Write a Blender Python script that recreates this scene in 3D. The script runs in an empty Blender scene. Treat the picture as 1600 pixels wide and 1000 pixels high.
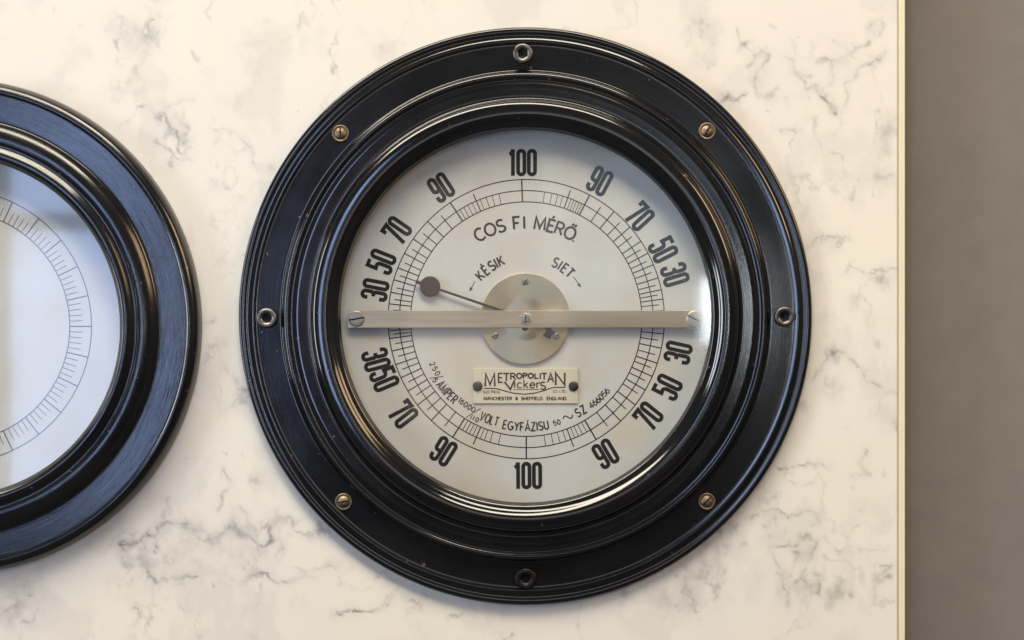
import bpy, bmesh, math, random
import numpy as np
from mathutils import Vector

# ------------------------------------------------------------------ scene, camera, light
scene = bpy.context.scene
S = 0.00035              # metres per measured unit (one photo pixel at the wall plane)
D = 1.20                 # camera to wall, metres
DU = D / S

cam_d = bpy.data.cameras.new("camera")
cam = bpy.data.objects.new("camera", cam_d)
scene.collection.objects.link(cam)
cam.location = (0, -D, 0)
cam.rotation_euler = (math.radians(90), 0, 0)
cam_d.sensor_width = 36.0
cam_d.lens = 36.0 * D / (1600 * S)
cam_d.clip_start = 0.01
cam_d.clip_end = 100
scene.camera = cam

scene.view_settings.view_transform = 'Standard'
scene.view_settings.look = 'None'
scene.view_settings.exposure = 0.0
scene.view_settings.gamma = 1.0
scene.view_settings.use_curve_mapping = False
scene.render.engine = 'CYCLES'
scene.cycles.max_bounces = 8
scene.cycles.transparent_max_bounces = 12
scene.cycles.use_denoising = True

world = bpy.data.worlds.new("World")
scene.world = world
world.use_nodes = True
wn = world.node_tree.nodes; wl = world.node_tree.links
wn.clear()
wo = wn.new('ShaderNodeOutputWorld'); wb = wn.new('ShaderNodeBackground')
tc = wn.new('ShaderNodeTexCoord'); nz = wn.new('ShaderNodeTexNoise')
nz.inputs['Scale'].default_value = 1.6; nz.inputs['Detail'].default_value = 3
cr = wn.new('ShaderNodeValToRGB')
cr.color_ramp.elements[0].position = 0.38; cr.color_ramp.elements[0].color = (0.10, 0.085, 0.07, 1)
cr.color_ramp.elements[1].position = 0.66; cr.color_ramp.elements[1].color = (0.34, 0.33, 0.33, 1)
wl.new(tc.outputs['Generated'], nz.inputs['Vector'])
wl.new(nz.outputs['Fac'], cr.inputs['Fac'])
wl.new(cr.outputs['Color'], wb.inputs['Color'])
wb.inputs['Strength'].default_value = 0.55
wl.new(wb.outputs['Background'], wo.inputs['Surface'])

def area(name, loc, target, sx, sy, radiance, col):
    l = bpy.data.lights.new(name, 'AREA')
    l.shape = 'RECTANGLE'; l.size = sx; l.size_y = sy
    l.energy = radiance * math.pi * sx * sy
    l.color = col
    o = bpy.data.objects.new(name, l)
    scene.collection.objects.link(o)
    o.location = loc
    d = Vector(target) - Vector(loc)
    o.rotation_euler = d.to_track_quat('-Z', 'Y').to_euler()
    return o

area("window_pane_light", (-0.68, -2.5, -0.10), (-0.68, 0, -0.10), 0.32, 0.50, 10.5, (0.42, 0.58, 1.0))
area("window_pane_light", (-0.68, -2.5, 0.45), (-0.68, 0, 0.45), 0.32, 0.54, 10.5, (0.42, 0.58, 1.0))
area("added_cool_reflection_light", (0.23, -3.3, 0.17), (0.23, 0, 0.17), 0.34, 0.34, 1.7, (0.72, 0.86, 1.0))  # added unseen lamp: gives the dial glass a cool patch to mirror at upper right
area("added_warm_reflection_light", (-0.05, -3.4, 0.03), (-0.05, 0, 0.03), 0.34, 0.50, 1.3, (1.0, 0.83, 0.74))  # added unseen lamp: a warm patch mirrored left of centre in the glass
area("high_window", (-0.45, -1.08, 2.2), (0, 0, 0), 3.2, 0.80, 19.5, (1.0, 0.90, 0.74))
area("side_window", (-2.5, -1.05, 0.15), (0, 0, 0), 0.55, 1.6, 14.0, (0.88, 0.92, 1.0))
area("warm_lamp_right", (1.9, -1.15, 0.98), (0, 0, 0), 0.9, 0.9, 9.5, (1.0, 0.68, 0.38))
area("small_window", (0.391, -3.0, 0.018), (0.391, 0, 0.018), 0.060, 0.122, 30.0, (0.86, 0.94, 1.0))

# ------------------------------------------------------------------ helpers
ORG = [Vector((0, 0, 0))]

def W(px, py, h):
    """measured picture unit -> metres on the plane h units in front of the slab"""
    k = S * (1 - h / DU)
    return Vector(((px - 800) * k, -h * S, (500 - py) * k))

def link(o, parent=None):
    scene.collection.objects.link(o)
    if parent is not None:
        o.parent = parent
    return o

def mesh_obj(name, verts, faces, mat, parent=None, smooth=False, uvs=None):
    me = bpy.data.meshes.new(name)
    me.from_pydata([tuple(v) for v in verts], [], faces)
    if uvs is not None:
        uv = me.uv_layers.new(name="polar")
        for p in me.polygons:
            for li in p.loop_indices:
                uv.data[li].uv = uvs[li]
    me.materials.append(mat)
    if smooth:
        me.polygons.foreach_set('use_smooth', [True] * len(me.polygons))
    me.update()
    o = bpy.data.objects.new(name, me)
    return link(o, parent)

def thing(name, label, cat, loc, group=None):
    o = bpy.data.objects.new(name, None)
    o.empty_display_size = 0.02
    scene.collection.objects.link(o)
    o.location = loc
    o['label'] = label; o['category'] = cat
    if group: o['group'] = group
    return o

def spline(pts, n=5):
    out = []
    for i in range(len(pts) - 1):
        p0 = pts[max(i - 1, 0)]; p1 = pts[i]; p2 = pts[i + 1]; p3 = pts[min(i + 2, len(pts) - 1)]
        for k in range(n):
            t = k / n
            out.append(tuple(0.5 * ((2 * p1[a]) + (-p0[a] + p2[a]) * t + (2 * p0[a] - 5 * p1[a] + 4 * p2[a] - p3[a]) * t * t
                                    + (-p0[a] + 3 * p1[a] - 3 * p2[a] + p3[a]) * t ** 3) for a in (0, 1)))
    out.append(pts[-1])
    return out

def lathe(name, c, profile, mat, parent, fx=1.0, fy=1.0, seg=320, cap_in=False, cap_out=False, smooth=True, wob=0.0):
    """profile of (r, h) in measured units about the picture point c; h towards the viewer"""
    verts = []; n = len(profile); faces = []; uvs = []
    for (r, h) in profile:
        for s in range(seg):
            a = 2 * math.pi * s / seg
            rr = r + wob * math.sin(3 * a + r * 0.11) * 0.5
            verts.append(Vector(((c[0] - 800 + rr * fx * math.cos(a)) * S, -h * S, (500 - c[1] + rr * fy * math.sin(a)) * S)) - ORG[0])
    for i in range(n - 1):
        for s in range(seg):
            t = (s + 1) % seg
            faces.append((i * seg + s, i * seg + t, (i + 1) * seg + t, (i + 1) * seg + s))
            u0 = s / seg; u1 = (s + 1) / seg; v0 = profile[i][0] / 400; v1 = profile[i + 1][0] / 400
            uvs += [(u0, v0), (u1, v0), (u1, v1), (u0, v1)]
    if cap_in:
        faces.append(tuple((n - 1) * seg + s for s in range(seg))); uvs += [(0, 0)] * seg
    if cap_out:
        faces.append(tuple(seg - 1 - s for s in range(seg))); uvs += [(0, 0)] * seg
    return mesh_obj(name, verts, faces, mat, parent, smooth, uvs)

def box(name, x0, y0, x1, y1, h0, h1, mat, parent, bev=0.8):
    bm = bmesh.new()
    a = W(x0, y0, h1); b = W(x1, y1, h1)
    vs = []
    for y in (-h0 * S, -h1 * S):
        for (x, z) in ((a.x, a.z), (b.x, a.z), (b.x, b.z), (a.x, b.z)):
            vs.append(bm.verts.new(Vector((x, y, z)) - ORG[0]))
    for f in ((3, 2, 1, 0), (4, 5, 6, 7), (0, 1, 5, 4), (1, 2, 6, 5), (2, 3, 7, 6), (3, 0, 4, 7)):
        bm.faces.new([vs[i] for i in f])
    bmesh.ops.recalc_face_normals(bm, faces=bm.faces)
    if bev:
        bmesh.ops.bevel(bm, geom=list(bm.edges), offset=bev * S, segments=2, affect='EDGES', profile=0.6)
    me = bpy.data.meshes.new(name); bm.to_mesh(me); bm.free()
    me.materials.append(mat)
    return link(bpy.data.objects.new(name, me), parent)

def prism(name, pts, h0, h1, mat, parent, bev=0.0):
    """outline of picture points, extruded"""
    bm = bmesh.new()
    lo = [bm.verts.new(Vector((W(x, y, h1).x, -h0 * S, W(x, y, h1).z)) - ORG[0]) for x, y in pts]
    hi = [bm.verts.new(W(x, y, h1) - ORG[0]) for x, y in pts]
    n = len(pts)
    top = bm.faces.new(hi); bm.faces.new(lo[::-1])
    for i in range(n):
        bm.faces.new((lo[i], lo[(i + 1) % n], hi[(i + 1) % n], hi[i]))
    bmesh.ops.recalc_face_normals(bm, faces=bm.faces)
    if bev:
        bmesh.ops.bevel(bm, geom=list(top.edges), offset=bev * S, segments=2, affect='EDGES', profile=0.5)
    me = bpy.data.meshes.new(name); bm.to_mesh(me); bm.free()
    me.materials.append(mat)
    return link(bpy.data.objects.new(name, me), parent)

# ------------------------------------------------------------------ materials
def new_mat(name):
    m = bpy.data.materials.new(name); m.use_nodes = True
    nt = m.node_tree
    return m, nt, nt.nodes['Principled BSDF']

def noise(nt, vec, scale, detail=4, rough=0.55, dist=0.0):
    n = nt.nodes.new('ShaderNodeTexNoise')
    n.inputs['Scale'].default_value = scale; n.inputs['Detail'].default_value = detail
    n.inputs['Roughness'].default_value = rough; n.inputs['Distortion'].default_value = dist
    if vec is not None: nt.links.new(vec, n.inputs['Vector'])
    return n.outputs['Fac']

def coords(nt, kind='Object', scale=(1, 1, 1)):
    t = nt.nodes.new('ShaderNodeTexCoord'); m = nt.nodes.new('ShaderNodeMapping')
    m.inputs['Scale'].default_value = scale
    nt.links.new(t.outputs[kind], m.inputs['Vector'])
    return m.outputs['Vector']

def ramp(nt, fac, stops):
    r = nt.nodes.new('ShaderNodeValToRGB')
    e = r.color_ramp.elements
    while len(e) < len(stops): e.new(0.5)
    for i, (p, c) in enumerate(stops):
        e[i].position = p
        e[i].color = tuple(c) + (1,) if isinstance(c, (tuple, list)) else (c, c, c, 1)
    nt.links.new(fac, r.inputs['Fac'])
    return r.outputs['Color']

def mixc(nt, fac, a, b, mode='MIX'):
    m = nt.nodes.new('ShaderNodeMix'); m.data_type = 'RGBA'; m.blend_type = mode
    if hasattr(fac, 'links') or not isinstance(fac, (int, float)): nt.links.new(fac, m.inputs[0])
    else: m.inputs[0].default_value = fac
    for s, v in ((m.inputs[6], a), (m.inputs[7], b)):
        if isinstance(v, (tuple, list)): s.default_value = tuple(v) + (1,)
        else: nt.links.new(v, s)
    return m.outputs[2]

def bump(nt, bsdf, h, strength, dist):
    b = nt.nodes.new('ShaderNodeBump')
    b.inputs['Strength'].default_value = strength; b.inputs['Distance'].default_value = dist
    nt.links.new(h, b.inputs['Height'])
    nt.links.new(b.outputs['Normal'], bsdf.inputs['Normal'])

def add(nt, a, b, op='ADD'):
    m = nt.nodes.new('ShaderNodeMath'); m.operation = op
    for s, v in ((m.inputs[0], a), (m.inputs[1], b)):
        if isinstance(v, (int, float)): s.default_value = v
        else: nt.links.new(v, s)
    return m.outputs[0]

def black_paint(name, brushed, rough0, rough1, wear):
    m, nt, b = new_mat(name)
    uv = coords(nt, 'UV', (1, 1, 1))
    streak = coords(nt, 'UV', (9, 260, 1))
    oc = coords(nt, 'Object')
    st = noise(nt, streak, 1.0, 5, 0.65)
    fine = noise(nt, oc, 420, 4, 0.6)
    blot = noise(nt, oc, 22, 5, 0.6)
    spots = ramp(nt, noise(nt, oc, 190, 3, 0.5), [(0.70, 0.0), (0.76, 1.0)])
    col = mixc(nt, ramp(nt, blot, [(0.35, 0.0), (0.75, 1.0)]), (0.003, 0.0035, 0.0045), (0.007, 0.0065, 0.0065))
    col = mixc(nt, add(nt, spots, wear, 'MULTIPLY'), col, (0.10, 0.07, 0.05))
    nt.links.new(col, b.inputs['Base Color'])
    r = ramp(nt, add(nt, add(nt, st, 0.5, 'MULTIPLY'), add(nt, blot, 0.5, 'MULTIPLY')), [(0.3, rough0), (0.7, rough1)])
    nt.links.new(r, b.inputs['Roughness'])
    b.inputs['IOR'].default_value = 1.58
    hgt = add(nt, add(nt, st, brushed, 'MULTIPLY'), add(nt, fine, 0.25, 'MULTIPLY'))
    hgt = add(nt, hgt, add(nt, spots, -0.5, 'MULTIPLY'))
    bump(nt, b, hgt, 0.5, 0.00009)
    return m

MAT = {}
MAT['bezel'] = black_paint("black_enamel", 0.14, 0.07, 0.17, 0.8)
MAT['bezel_left'] = black_paint("worn_black_enamel", 1.5, 0.10, 0.22, 0.8)

def metal(name, c0, c1, rough, scale=120, bumpd=0.00003, metallic=1.0, stretch=(1, 1, 1), ):
    m, nt, b = new_mat(name)
    oc = coords(nt, 'Object', stretch)
    f = noise(nt, oc, scale, 5, 0.6)
    big = noise(nt, oc, scale * 0.12, 3, 0.5)
    nt.links.new(mixc(nt, ramp(nt, add(nt, add(nt, f, 0.4, 'MULTIPLY'), add(nt, big, 0.6, 'MULTIPLY')), [(0.35, 0.0), (0.65, 1.0)]), c0, c1), b.inputs['Base Color'])
    b.inputs['Metallic'].default_value = metallic
    nt.links.new(ramp(nt, f, [(0.3, rough - 0.06), (0.7, rough + 0.1)]), b.inputs['Roughness'])
    bump(nt, b, f, 0.5, bumpd)
    return m

MAT['brass_old'] = metal("tarnished_brass", (0.10, 0.078, 0.048), (0.27, 0.21, 0.135), 0.48, 500)
MAT['brass_bar'] = metal("pale_brass_strip", (0.40, 0.30, 0.17), (0.58, 0.45, 0.28), 0.36, 300, stretch=(0.08, 1, 1.4))
MAT['brass_hub'] = metal("brass_plate", (0.40, 0.32, 0.18), (0.58, 0.47, 0.29), 0.36, 90)
_nt = MAT['brass_hub'].node_tree; _tg = _nt.nodes.new('ShaderNodeTangent'); _tg.direction_type = 'RADIAL'; _tg.axis = 'Y'
_nt.links.new(_tg.outputs[0], _nt.nodes['Principled BSDF'].inputs['Tangent']); _nt.nodes['Principled BSDF'].inputs['Anisotropic'].default_value = 0.7
MAT['steel'] = metal("dull_steel", (0.22, 0.20, 0.17), (0.40, 0.37, 0.32), 0.38, 500)
MAT['nickel'] = metal("nickel_steel", (0.34, 0.29, 0.20), (0.50, 0.44, 0.32), 0.40, 500)
MAT['gun'] = metal("blackened_steel", (0.075, 0.070, 0.062), (0.20, 0.185, 0.165), 0.36, 700)
MAT['gun_dark'] = metal("dark_blackened_steel", (0.02, 0.018, 0.016), (0.05, 0.042, 0.036), 0.4, 700)
MAT['needle'] = metal("dark_brown_pointer", (0.020, 0.012, 0.009), (0.036, 0.022, 0.016), 0.6, 300, metallic=0.0)

def flat_mat(name, col, rough, var=0.15, scale=300, spec=0.5):
    m, nt, b = new_mat(name)
    f = noise(nt, coords(nt, 'Object'), scale, 4, 0.6)
    nt.links.new(mixc(nt, f, tuple(c * (1 - var) for c in col), tuple(c * (1 + var) for c in col)), b.inputs['Base Color'])
    b.inputs['Roughness'].default_value = rough
    b.inputs['Specular IOR Level'].default_value = spec
    return m

MAT['ink'] = flat_mat("black_ink", (0.012, 0.011, 0.012), 0.7, 0.3, 800, 0.2)
MAT['ink_soft'] = flat_mat("thin_brown_ink", (0.022, 0.013, 0.013), 0.7, 0.4, 900, 0.2)
MAT['rivet'] = flat_mat("black_pin", (0.012, 0.011, 0.012), 0.35, 0.3, 500)
MAT['socket'] = flat_mat("dark_socket", (0.008, 0.008, 0.011), 0.5, 0.3, 500)
MAT['putty'] = flat_mat("cream_edging", (0.62, 0.575, 0.42), 0.55, 0.06, 60)
MAT['greywall'] = flat_mat("taupe_wall_paint", (0.165, 0.150, 0.138), 0.8, 0.12, 60, 0.2)

# dial card: fine vertical grain, faint stains
m, nt, b = new_mat("silvered_dial")
g = noise(nt, coords(nt, 'Object', (900, 900, 40)), 1.0, 3, 0.5)
st = noise(nt, coords(nt, 'Object'), 14, 4, 0.55)
sp = ramp(nt, noise(nt, coords(nt, 'Object'), 330, 2, 0.5), [(0.77, 0.0), (0.80, 1.0)])
col = mixc(nt, g, (0.425, 0.435, 0.43), (0.47, 0.478, 0.468))
col = mixc(nt, ramp(nt, st, [(0.42, 0.0), (0.66, 0.75)]), col, (0.41, 0.375, 0.30))
col = mixc(nt, add(nt, sp, 0.35, 'MULTIPLY'), col, (0.25, 0.2, 0.15))
nt.links.new(col, b.inputs['Base Color'])
b.inputs['Roughness'].default_value = 0.5
bump(nt, b, g, 0.3, 0.00002)
MAT['dial'] = m
MAT['plate'] = flat_mat("ivory_nameplate", (0.47, 0.435, 0.34), 0.4, 0.06, 200)

# glass: clear pane with a slightly soft surface reflection
m = bpy.data.materials.new("window_glass"); m.use_nodes = True
nt = m.node_tree; nt.nodes.clear()
out = nt.nodes.new('ShaderNodeOutputMaterial'); mx = nt.nodes.new('ShaderNodeMixShader')
tr = nt.nodes.new('ShaderNodeBsdfTransparent'); gl = nt.nodes.new('ShaderNodeBsdfGlossy'); ge = nt.nodes.new('ShaderNodeNewGeometry'); dt = nt.nodes.new('ShaderNodeVectorMath'); dt.operation = 'DOT_PRODUCT'
nt.links.new(ge.outputs['Incoming'], dt.inputs[0]); nt.links.new(ge.outputs['Normal'], dt.inputs[1])
cosv = nt.nodes.new('ShaderNodeMath'); cosv.operation = 'ABSOLUTE'; nt.links.new(dt.outputs['Value'], cosv.inputs[0])
one_m = nt.nodes.new('ShaderNodeMath'); one_m.operation = 'SUBTRACT'; one_m.inputs[0].default_value = 1.0; nt.links.new(cosv.outputs[0], one_m.inputs[1])
p5 = add(nt, one_m.outputs[0], 5.0, 'POWER')
refl = add(nt, add(nt, p5, 0.95, 'MULTIPLY'), 0.048)
gl.inputs['Roughness'].default_value = 0.045
tr.inputs['Color'].default_value = (0.975, 0.985, 0.98, 1)
nt.links.new(refl, mx.inputs[0]); nt.links.new(tr.outputs[0], mx.inputs[1]); nt.links.new(gl.outputs[0], mx.inputs[2])
nt.links.new(mx.outputs[0], out.inputs['Surface'])
MAT['glass'] = m

# marble: traced veins come as a per-point attribute, broken up by fine noise
m, nt, b = new_mat("veined_marble")
at = nt.nodes.new('ShaderNodeAttribute'); at.attribute_name = 'vein'
hz = nt.nodes.new('ShaderNodeAttribute'); hz.attribute_name = 'cloud'
oc = coords(nt, 'Object')
cl = noise(nt, oc, 9, 6, 0.6, 0.4)
fine = noise(nt, oc, 160, 5, 0.65)
grain = noise(nt, oc, 900, 3, 0.6)
col = mixc(nt, ramp(nt, cl, [(0.35, 0.0), (0.7, 1.0)]), (0.622, 0.602, 0.562), (0.648, 0.628, 0.556))
stn = noise(nt, oc, 5, 4, 0.5)
col = mixc(nt, ramp(nt, stn, [(0.5, 0.0), (0.8, 0.5)]), col, (0.61, 0.565, 0.48))
hzf = add(nt, hz.outputs['Fac'], ramp(nt, fine, [(0.2, 0.55), (0.75, 1.25)]), 'MULTIPLY')
col = mixc(nt, hzf, col, (0.30, 0.29, 0.285))
vf = add(nt, at.outputs['Fac'], ramp(nt, fine, [(0.32, 0.35), (0.64, 1.5)]), 'MULTIPLY')
vfc = nt.nodes.new('ShaderNodeClamp'); nt.links.new(vf, vfc.inputs['Value'])
col = mixc(nt, vfc.outputs[0], col, (0.09, 0.085, 0.09))
col = mixc(nt, ramp(nt, grain, [(0.62, 0.0), (0.9, 0.25)]), col, (0.5, 0.45, 0.38))
nt.links.new(col, b.inputs['Base Color'])
b.inputs['Roughness'].default_value = 0.34
b.inputs['Specular IOR Level'].default_value = 0.35
MAT['marble'] = m

# ------------------------------------------------------------------ marble slab
def vnoise(x, y, seed):
    xi = np.floor(x).astype(np.int64); yi = np.floor(y).astype(np.int64)
    xf = x - xi; yf = y - yi
    u = xf * xf * (3 - 2 * xf); v = yf * yf * (3 - 2 * yf)
    def hsh(a, c):
        n = (a * 374761393 + c * 668265263 + seed * 974634777) & 0xffffffff
        n = ((n ^ (n >> 13)) * 1274126177) & 0xffffffff
        return ((n ^ (n >> 16)) & 0xffff) / 65535.0
    return (hsh(xi, yi) * (1 - u) * (1 - v) + hsh(xi + 1, yi) * u * (1 - v) + hsh(xi, yi + 1) * (1 - u) * v + hsh(xi + 1, yi + 1) * u * v)

def fbm(x, y, seed, o=4):
    t = 0; a = 0.5; s = 0
    for k in range(o):
        t = t + a * vnoise(x, y, seed + k * 17); s += a
        x = x * 2.03 + 5.1; y = y * 2.03 + 9.7; a *= 0.55
    return t / s

veins = []; blobs = []
def V(ox, oy, sc, pts, w=2.2, s=0.45):
    veins.append(([(ox + x / sc, oy + y / sc) for x, y in pts], w, s))
def B(ox, oy, sc, x, y, r, s, ry=None):
    blobs.append((ox + x / sc, oy + y / sc, r / sc, (ry or r) / sc, s))
# lower left
q = (180, 690, 3.571)
V(*q, [(20,585),(110,560),(185,520),(240,500),(290,455),(345,460),(395,470),(420,500),(470,560),(540,530),(600,490),(650,465),(700,510),(740,520),(790,570),(830,570),(880,560),(885,480),(930,410),(970,430),(1010,480),(1060,520),(1120,500),(1200,490)], 3.0, .5)
V(*q, [(600,160),(640,230),(610,275),(580,360)], 2.0, .3)
V(*q, [(700,380),(730,430),(770,490),(800,510)], 2.4, .4)
V(*q, [(150,665),(180,710)], 4, .5); V(*q, [(30,700),(100,680),(150,670),(230,770),(260,745),(320,740),(400,740),(460,750)], 2.6, .38)
V(*q, [(690,770),(740,760),(780,720),(850,725),(930,780),(980,780),(1040,755),(1100,770)], 2.8, .42)
V(*q, [(900,650),(940,625)], 2.5, .4); V(*q, [(305,340),(300,400),(250,470),(210,560),(225,610)], 2.2, .4)
V(*q, [(1240,955),(1300,940),(1380,960),(1470,945),(1500,910)], 2.2, .5)
V(*q, [(90,900),(130,950)], 2.5, .35); V(*q, [(360,850),(380,930)], 2.5, .15); V(*q, [(820,780),(790,900),(740,960)], 2.5, .18)
V(*q, [(370,95),(450,105),(480,90)], 1.5, .15)
for a in [(785,220,26,.42),(400,490,32,.45),(612,272,14,.35),(720,520,45,.35),(560,805,16,.4),(605,775,16,.45),(725,765,20,.45),(540,545,28,.35),(60,590,80,.18),(200,660,170,.20),(560,610,190,.18),(350,520,120,.12),(780,560,120,.16),(1160,500,70,.2),(600,85,12,.3),(720,85,12,.3),(1000,300,10,.35),(985,525,16,.45),(270,880,14,.35),(90,490,16,.3),(1220,690,60,.15),(1000,900,60,.12),(640,470,30,.3),(940,430,40,.2)]:
    B(*q, *a)
# upper left
q = (180, 30, 3.81)
V(*q, [(130,530),(190,515),(230,570),(300,540),(370,480),(450,490)], 3.0, .30); V(*q, [(300,540),(340,630),(370,700),(410,780),(435,840)], 3.0, .45)
V(*q, [(580,635),(650,640),(740,690),(790,760),(830,830),(870,890)], 2.2, .22); V(*q, [(20,440),(80,380),(140,300),(200,140),(260,60)], 6, .22)
V(*q, [(40,640),(100,580),(130,530)], 2, .15); V(*q, [(620,680),(580,770)], 3, .12); V(*q, [(940,160),(860,290),(700,520)], 6, .08)
for a in [(485,210,14,.5),(90,70,120,.25),(210,100,60,.22),(30,270,40,.2),(340,610,60,.22),(150,670,28,.25),(340,860,40,.2),(940,880,28,.35),(730,915,12,.3),(600,570,14,.25),(295,700,16,.3),(410,690,10,.4),(990,663,5,.5),(1097,553,6,.4),(120,440,40,.2),(560,330,60,.08)]:
    B(*q, *a)
# upper right
q = (1000, 30, 3.81)
V(*q, [(500,480),(540,465),(570,490),(630,455)], 3.0, .45); V(*q, [(870,235),(915,262),(930,310),(1000,330)], 3.0, .4)
V(*q, [(930,320),(965,360),(985,410),(1040,385),(1075,440),(1120,500),(1160,550)], 3.2, .6)
V(*q, [(1160,550),(1200,510),(1240,430),(1225,370),(1290,320),(1390,240),(1470,190)], 2.4, .38)
V(*q, [(1040,260),(1080,230),(1140,260),(1160,310),(1130,370),(1080,430)], 3.2, .28); V(*q, [(1220,240),(1270,190),(1340,180),(1370,150)], 2.4, .4)
V(*q, [(560,60),(600,140),(650,180),(660,140)], 2.6, .25); V(*q, [(660,260),(690,235),(750,230),(730,270)], 2.6, .35)
V(*q, [(700,310),(680,360),(700,400),(730,460),(830,420)], 3.0, .3); V(*q, [(1200,560),(1170,700)], 4, .1); V(*q, [(1510,560),(1480,700),(1440,820)], 4, .15)
V(*q, [(830,640),(930,650)], 3, .2); V(*q, [(1390,940),(1530,945)], 3, .25)
for a in [(700,350,80,.22),(945,100,10,.4),(1165,105,16,.45),(765,560,12,.4),(410,130,20,.25),(400,235,70,.14),(1480,690,40,.18,120),(1410,950,30,.25),(880,465,12,.3),(730,450,28,.3),(1190,240,90,.16),(350,60,90,.15),(790,45,18,.35),(740,240,22,.25),(1150,290,30,.25),(990,595,16,.25),(620,170,40,.18),(1380,60,60,.12)]:
    B(*q, *a)
# right
q = (1000, 290, 2.438)
V(*q, [(640,240),(680,210),(740,190),(790,200)], 2.4, .3); V(*q, [(770,340),(800,310),(850,325),(930,320),(980,330)], 2.4, .35)
V(*q, [(800,655),(830,690),(880,730),(930,790),(980,800)], 2.2, .38); V(*q, [(780,632),(725,655),(690,700),(650,730)], 2.8, .4)
V(*q, [(700,180),(700,230)], 2, .2); V(*q, [(880,350),(935,375)], 3, .25)
for a in [(795,550,8,.45),(900,595,12,.45),(940,370,28,.28),(970,920,20,.35),(830,440,34,.15),(730,770,40,.18),(720,500,24,.15),(620,850,22,.25),(730,220,60,.14),(740,650,40,.2),(690,350,30,.12),(930,880,60,.12)]:
    B(*q, *a)
# lower right
q = (1000, 690, 3.571)
V(*q, [(745,135),(810,150),(870,125),(950,120),(1060,130)], 2.2, .38); V(*q, [(610,410),(700,380),(760,380),(820,410),(880,395),(950,410),(990,460),(960,470)], 2.4, .32)
V(*q, [(780,600),(860,570),(940,540),(970,560),(960,640),(900,760)], 3.0, .45); V(*q, [(1030,550),(1080,600),(1120,630),(1250,600),(1380,600)], 2.2, .18)
V(*q, [(1260,40),(1250,100),(1290,180),(1200,190)], 3.0, .3); V(*q, [(1330,690),(1410,690),(1320,760),(1290,900)], 3.0, .25)
V(*q, [(1250,930),(1330,890),(1430,885)], 2.2, .3); V(*q, [(980,740),(990,830)], 4, .35); V(*q, [(830,830),(840,910)], 4, .3)
V(*q, [(700,600),(740,660),(800,740),(820,830)], 3, .3); V(*q, [(440,560),(430,700),(430,880)], 6, .22); V(*q, [(360,560),(350,760),(290,900)], 7, .18)
V(*q, [(500,460),(480,620)], 5, .2); V(*q, [(960,760),(930,900)], 5, .22); V(*q, [(680,250),(740,240)], 2, .15)
for a in [(1265,185,28,.42),(690,485,20,.42),(795,490,18,.3),(760,580,50,.25),(900,630,60,.25),(1100,830,70,.38),(1130,850,34,.25),(460,730,30,.3),(510,490,34,.3),(1190,260,14,.25),(1230,385,14,.3),(250,830,130,.20),(420,560,80,.18),(820,760,70,.2),(940,800,70,.16),(560,595,12,.35),(100,850,90,.2),(360,690,100,.15),(1380,720,60,.18),(800,850,60,.15),(1060,900,60,.2)]:
    B(*q, *a)
q = (600, 690, 3.571)
V(*q, [(0,910),(10,860),(60,820),(30,900)], 2.4, .4); V(*q, [(130,880),(190,920),(240,880),(230,850)], 2.4, .45); V(*q, [(390,960),(430,920)], 2.4, .4); V(*q, [(1330,850),(1300,930)], 5, .25)
for a in [(190,920,12,.5),(120,880,60,.15),(1320,840,50,.2)]: B(*q, *a)
# between the gauges
q = (0, 200, 1.667)
V(*q, [(540,590),(575,600),(600,640)], 1.6, .2); V(*q, [(530,510),(562,495)], 2.4, .4); V(*q, [(610,640),(640,690),(600,730)], 2.4, .2); V(*q, [(390,20),(440,60),(480,90)], 3, .25)
V(*q, [(590,350),(620,360)], 3, .2); V(*q, [(570,400),(610,385)], 2, .15)
for a in [(640,330,14,.22),(590,560,14,.2),(640,700,30,.2),(555,250,14,.15),(480,20,30,.2),(620,470,20,.12),(560,150,25,.12)]: B(*q, *a)
# outside what was traced: loose random veining of the same kind
rng = random.Random(11)
for k in range(60):
    side = rng.choice(['l', 't', 'b'])
    x, y = {'l': (rng.uniform(-420, 170), rng.uniform(-300, 1300)), 't': (rng.uniform(-300, 1380), rng.uniform(-300, 20)),
            'b': (rng.uniform(-300, 1380), rng.uniform(985, 1300))}[side]
    a = rng.uniform(0, 6.28); pts = [(x, y)]
    for j in range(rng.randint(4, 9)):
        a += rng.uniform(-0.9, 0.9); x += 20 * math.cos(a); y += 20 * math.sin(a)
        pts.append((x, y))
    if any(186 < p[0] < 1403 and 40 < p[1] < 960 for p in pts): continue
    veins.append((pts, rng.uniform(1.8, 3.2), rng.uniform(.2, .5)))
    blobs.append((x, y, rng.uniform(8, 40), rng.uniform(8, 40), rng.uniform(.1, .3)))

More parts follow.
